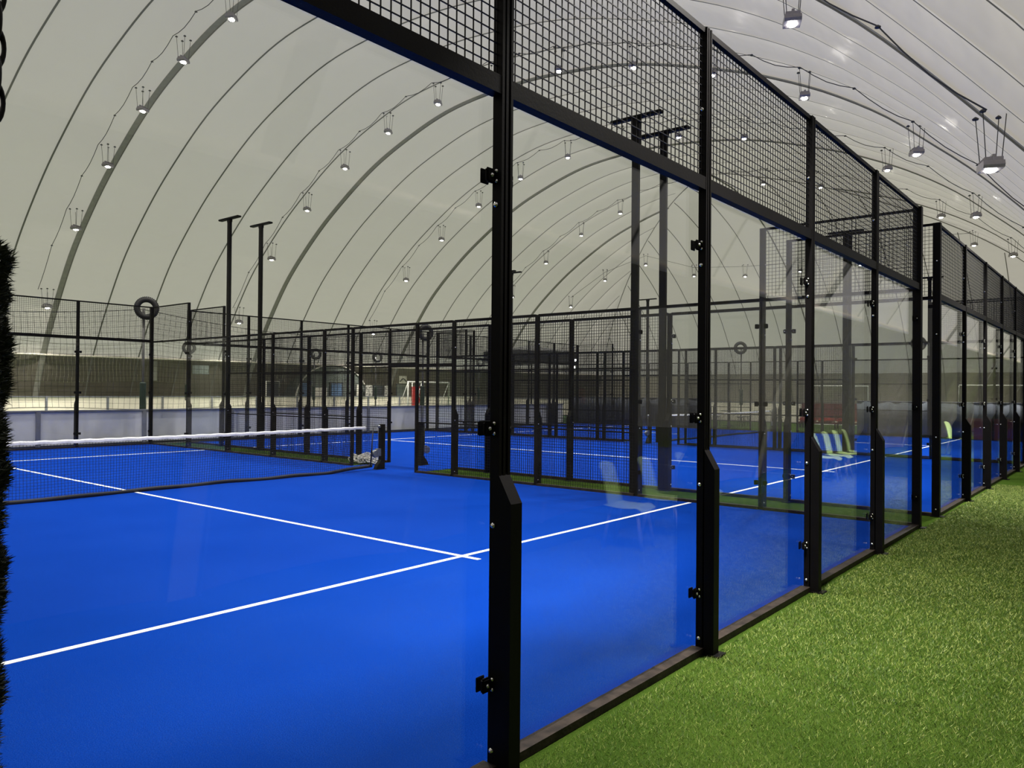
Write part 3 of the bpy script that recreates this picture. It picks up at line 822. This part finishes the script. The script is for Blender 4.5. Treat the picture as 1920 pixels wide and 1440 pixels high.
# hem where white fabric meets the dark skirt
hy = [p for p in PP if abs(p[1]-ZB) < 1e-6]
for y, z in hy:
    tn += 1; g = MB(); g.tube([(x_start, y-.03*(1 if y > 0 else -1), z), (limit_x(y), y-.03*(1 if y > 0 else -1), z)], .05, 6); tag(g.build('trim_%d' % tn, 'board_cream'), kind='structure')

# ------------------------------------------------------------------ hanging floodlights
def make_lamp(label):
    R = empty('hanging_floodlight', (0, 0, 0), 0, label, 'floodlight', 'floodlights hung in rows from the dome')
    g = MB(); n = 8
    g.prism([(-.19, .00), (-.16, -.045), (.16, -.045), (.19, .0), (.17, .07), (-.17, .07)], 'y', -.15, .15)
    for i in range(13):
        x = -.16+i*.32/12; g.box(x-.005, x+.005, -.13, .13, .07, .125)
    g.build('housing', 'lampbody', R)
    g = MB(); g.lathe([(.112, -.04), (.108, -.058), (.07, -.074), (.0005, -.08)], n=20); g.v = [(x*.98, y*.78, z) for x, y, z in g.v]; g.build('lens', 'lens', R)
    g = MB(); g.box(-.17, .17, -.025, .025, .14, .165); g.box(-.17, -.16, -.025, .025, .05, .14); g.box(.16, .17, -.025, .025, .05, .14); g.build('bracket', 'lampbody', R)
    for sx in (-1, 1):
        for sy in (-1, 1):
            g = MB(); top = (sx*.185, sy*.165, .84)
            g.tube([(sx*.15, sy*.11, .09), top], .0075, 5)
            g.lathe([(.045, -.02), (.05, 0), (.01, .03)], top, 10)
            g.build('suspension_chain', 'cable', R)
    return R
LY = [37.6, 34.45, 31.3, 28.25, 25.1, 21.85, 18.6, 15.3, 12.0, 9.0, 5.95, 2.82, -.30]
LX = [4.2, 13.45, 23.35, 33.2, 43.9]
ordn = ['first', 'second', 'third', 'fourth', 'fifth', 'sixth', 'seventh', 'eighth', 'ninth', 'tenth', 'eleventh', 'twelfth', 'thirteenth']
rown = ['row above the camera', 'front row of dome lights', 'second row of dome lights', 'third row of dome lights', 'fourth row of dome lights']
lamp0 = None; LIGHTS = []
def place_lamp(x, y, z, label):
    global lamp0
    if lamp0 is None:
        lamp0 = make_lamp(label); lamp0.location = (x, y, z); lamp0.rotation_euler = (0, 0, .5); bpy.context.view_layer.update()
    else:
        o = copy_tree(lamp0, (x, y, z), .5+random.uniform(-.12, .12), label)
    LIGHTS.append((x, y, z))
for r, x in enumerate(LX):
    for i, y in enumerate(LY):
        if r == 4 and y > 36: continue
        place_lamp(x, y, g_z(y)-.84, 'hanging floodlight, %s from left in the %s' % (ordn[i], rown[r]))
ends = [(51.6, 34.5), (52.4, 31.7), (54.2, 29.0), (55.9, 25.6), (56.4, 21.6), (56.4, 17.4), (56.3, 13.2), (55.2, 9.4), (53.4, 5.9)]
for i, (x, y) in enumerate(ends):
    place_lamp(x, y, min(g_z(y), g_end(x))-.84, 'small floodlight curving round the far end of the dome, %s from the left' % ordn[i])
for r, x in enumerate(LX):
    g = MB(); pts = []
    ys = [y for y in LY if not (r == 4 and y > 36)]
    for a, b in zip(ys[:-1], ys[1:]):
        for k in range(8):
            t = k/8; y = a+(b-a)*t; sag = .05+.16*(1-abs(math.sin(2*PI*t)) if False else abs(math.sin(2*PI*t)))
            pts.append((x-.40, y, g_z(y)-sag))
    pts.append((x-.40, ys[-1], g_z(ys[-1])-.05))
    g.tube(pts, .013, 5)
    for a, b in zip(ys[:-1], ys[1:]):
        y = (a+b)/2; g.lathe([(.05, -.02), (.05, 0), (.01, .03)], (x-.40, y, g_z(y)-.06), 8)
    tag(g.build('power_cable', 'cable'), 'thin power cable looping from lamp to lamp along the %s' % rown[r], 'cable')
g = MB(); g.tube([(x, y, min(g_z(y), g_end(x))-.10-.08*(i % 2)) for i, (x, y) in enumerate(ends)], .013, 5)
tag(g.build('power_cable', 'cable'), 'thin power cable between the lamps round the far end of the dome', 'cable')

# ------------------------------------------------------------------ lime chairs along the walkway (seen mirrored in the glass)
def chair(x, y, rz, label):
    R = empty('plastic_chair', (x, y, 0), rz, label, 'chair', 'lime chairs along the walkway')
    n = 12; vs = []; fs = []
    for i in range(n+1):          # back, facing +y
        t = i/n
        for j in range(7):
            s = (j-3)/3; w = .21-.03*t**2
            vs.append((s*w, -.20-.07*t-.04*t*t+.04*s*s, .46+.44*t-(.03*s*s if t > .9 else 0)))
    for i in range(n):
        for j in range(6): fs.append((i*7+j, i*7+j+1, (i+1)*7+j+1, (i+1)*7+j))
    g = MB(); g.add(vs, fs, 0, True); b = g.build('backrest', 'lime', R, fix=False)
    md = b.modifiers.new('t', 'SOLIDIFY'); md.thickness = .012
    vs = []; fs = []
    for i in range(n+1):
        t = i/n
        for j in range(7):
            s = (j-3)/3; w = .21+.02*math.sin(PI*t)
            vs.append((s*w, -.20+.42*t, .46-.02*math.sin(PI*t)+.012*s*s-(.05*max(0, t-.85)/.15)))
    for i in range(n):
        for j in range(6): fs.append((i*7+j, i*7+j+1, (i+1)*7+j+1, (i+1)*7+j))
    g = MB(); g.add(vs, fs, 0, True); b = g.build('seat', 'lime', R, fix=False)
    md = b.modifiers.new('t', 'SOLIDIFY'); md.thickness = .012
    for sx in (-1, 1):
        for yy in (-.18, .17):
            g = MB(); g.tube([(sx*.15, yy*.8, .45), (sx*.20, yy*1.25, 0)], .011, 8); g.build('leg', 'chairleg', R)
for i, x in enumerate((14.3, 14.95, 15.6, 16.25)):
    chair(x, -2.35, random.uniform(-.08, .08)-.15, 'lime plastic chair mirrored in the third pane from the corner, %s from the left' % ordn[i])
for i, x in enumerate((6.5, 7.3, 8.2)):
    chair(x, -1.98, -.2, 'lime plastic chair mirrored faintly in the second foreground pane, %s from the left' % ordn[i])
chair(23.2, -1.7, .1, 'pale plastic chair mirrored in the first pane of the second glass wall')

# ------------------------------------------------------------------ dark conifer and chain at the left edge
R = empty('potted_conifer', (-.328, -.461, 0), 0, 'dark clipped conifer column at the left edge of the picture', 'plant')
def needle_column(cx, cy, r, z0, z1, n):
    v = np.zeros((n*3, 3)); th = rng.uniform(0, 2*PI, n); z = rng.uniform(z0, z1, n)
    rr = r*(.94+.035*z)*(1+.02*np.sin(z*31+th*3)+.015*np.sin(z*77)) * np.clip((z1-z)/.12, 0, 1)**.4
    base = np.c_[cx+np.cos(th)*rr*.9, cy+np.sin(th)*rr*.9, z]
    d = np.c_[np.cos(th), np.sin(th), rng.uniform(.1, 1.3, n)]+rng.normal(size=(n, 3))*.5; d /= np.linalg.norm(d, axis=1)[:, None]
    L = rng.uniform(.010, .026, n)[:, None]; s = np.cross(d, rng.normal(size=(n, 3))); s /= np.linalg.norm(s, axis=1)[:, None]
    v[0::3] = base-s*.0022; v[1::3] = base+s*.0022; v[2::3] = base+d*L
    return v
def tri_mesh(name, v, mats, parent=None, mi=None):
    n = len(v)//3; me = bpy.data.meshes.new(name); me.vertices.add(n*3); me.vertices.foreach_set('co', v.astype(np.float32).ravel())
    me.loops.add(n*3); me.loops.foreach_set('vertex_index', np.arange(n*3, dtype=np.int32))
    me.polygons.add(n); me.polygons.foreach_set('loop_start', np.arange(0, n*3, 3, dtype=np.int32)); me.polygons.foreach_set('loop_total', np.full(n, 3, dtype=np.int32))
    for m in mats: me.materials.append(M[m])
    if mi is not None: me.polygons.foreach_set('material_index', mi)
    me.update(); me.validate()
    o = bpy.data.objects.new(name, me); COL.objects.link(o)
    if parent: o.parent = parent
    return o
tri_mesh('foliage', needle_column(0, 0, .262, .32, 2.01, 110000), ['foliage'], R)
g = MB(); pr = [(.20, .34), (.228, .6), (.240, 1.8), (.20, 1.94), (.02, 1.97)]; g.lathe(pr, n=24); g.build('inner_growth', 'foliage', R)
g = MB(); g.tube([(0, 0, .25), (0, 0, .4)], .025, 8); g.build('trunk', 'stem', R)
g = MB(); g.lathe([(.13, 0), (.16, .05), (.19, .28), (.20, .30), (.17, .30), (.16, .27), (.01, .27)], n=24); g.build('pot', 'black', R)
g = MB(); z = 2.13; k = 0
while z < 5.35:
    g.torus((-.170, -.697, z), .019, .0058, 'x' if k % 2 else 'y', 20, 8, sx=.62, sz=1.5); z += .046; k += 1
o = tag(g.build('hanging_chain', 'wire'), 'black chain hanging down at the top left edge above the conifer', 'chain')

# ------------------------------------------------------------------ turf blades on the walkway
def blades(n, x0, x1, y0, y1, seed):
    r = np.random.default_rng(seed)
    u = r.uniform(0, 1, n); x = x0+(x1-x0)*u**1.55; y = r.uniform(y0, y1, n)
    dist = np.hypot(x+.6, y+2.18); sc_ = np.clip(dist/3.5, .8, 3.0)
    h = r.uniform(.007, .016, n)*np.clip(sc_, .8, 1.3); w = .00075*sc_; a = r.uniform(0, 2*PI, n); la = a+r.normal(size=n); le = r.uniform(.3, 1.5, n)*h
    v = np.zeros((n*3, 3))
    v[0::3] = np.c_[x-np.cos(a)*w, y-np.sin(a)*w, np.zeros(n)]; v[1::3] = np.c_[x+np.cos(a)*w, y+np.sin(a)*w, np.zeros(n)]
    v[2::3] = np.c_[x+np.cos(la)*le, y+np.sin(la)*le, h]
    return v, r.choice([0, 1, 2], n, p=[.45, .35, .20]).astype(np.int32)
M['bl1'] = pbr('blade_mid', (0.105, 0.160, 0.016), .55, spec=.4)
M['bl2'] = pbr('blade_dark', (0.030, 0.066, 0.006), .6, spec=.4)
M['bl3'] = pbr('blade_pale', (0.34, 0.38, 0.10), .5, spec=.4)
v, mi = blades(620000, .35, 16, -2.6, -.075, 3)
tag(tri_mesh('turf_blades', v, ['bl1', 'bl2', 'bl3'], None, mi), 'short green turf blades of the walkway beside the glass wall', 'turf', kind='stuff')

# ------------------------------------------------------------------ lights
PW = 265.0
la = bpy.data.lights.new('floodlight_beam', 'AREA'); la.shape = 'DISK'; la.size = .26; la.energy = PW; la.color = (1.0, .955, .88); la.spread = math.radians(102)
for i, (x, y, z) in enumerate(LIGHTS):
    o = bpy.data.objects.new('floodlight_beam', la); COL.objects.link(o); o.location = (x, y, z-.10)
w = bpy.data.worlds.new('World'); sc.world = w; w.use_nodes = True
w.node_tree.nodes['Background'].inputs[0].default_value = (.6, .65, .8, 1); w.node_tree.nodes['Background'].inputs[1].default_value = .3

# ------------------------------------------------------------------ camera
cam = bpy.data.cameras.new('camera'); co = bpy.data.objects.new('camera', cam); COL.objects.link(co)
f = 1446.16475; cam.sensor_fit = 'HORIZONTAL'; cam.sensor_width = 36; cam.lens = f/1920*36; cam.clip_start = .05; cam.clip_end = 300
yaw, pitch, roll = 8.83048119e-01, 7.89103965e-03, 8.74487056e-03
fw = Vector((math.sin(yaw)*math.cos(pitch), math.cos(yaw)*math.cos(pitch), math.sin(pitch)))
r = Vector((math.cos(yaw), -math.sin(yaw), 0)); up = r.cross(fw)
r2 = r*math.cos(roll)+up*math.sin(roll); u2 = r2.cross(fw)
mt = Matrix((r2, u2, -fw)).transposed().to_4x4(); mt.translation = Vector((-6.11923277e-01, -2.18234231e+00, 1.65652076e+00))
co.matrix_world = mt; sc.camera = co

sc.view_settings.view_transform = 'Standard'; sc.view_settings.look = 'None'; sc.view_settings.exposure = 0.0
cy = sc.cycles
cy.use_denoising = True; cy.max_bounces = 8; cy.diffuse_bounces = 3; cy.glossy_bounces = 4; cy.use_adaptive_sampling = True; cy.adaptive_threshold = 0.02; cy.transparent_max_bounces = 48
cy.sample_clamp_indirect = 6; cy.caustics_reflective = False; cy.caustics_refractive = False
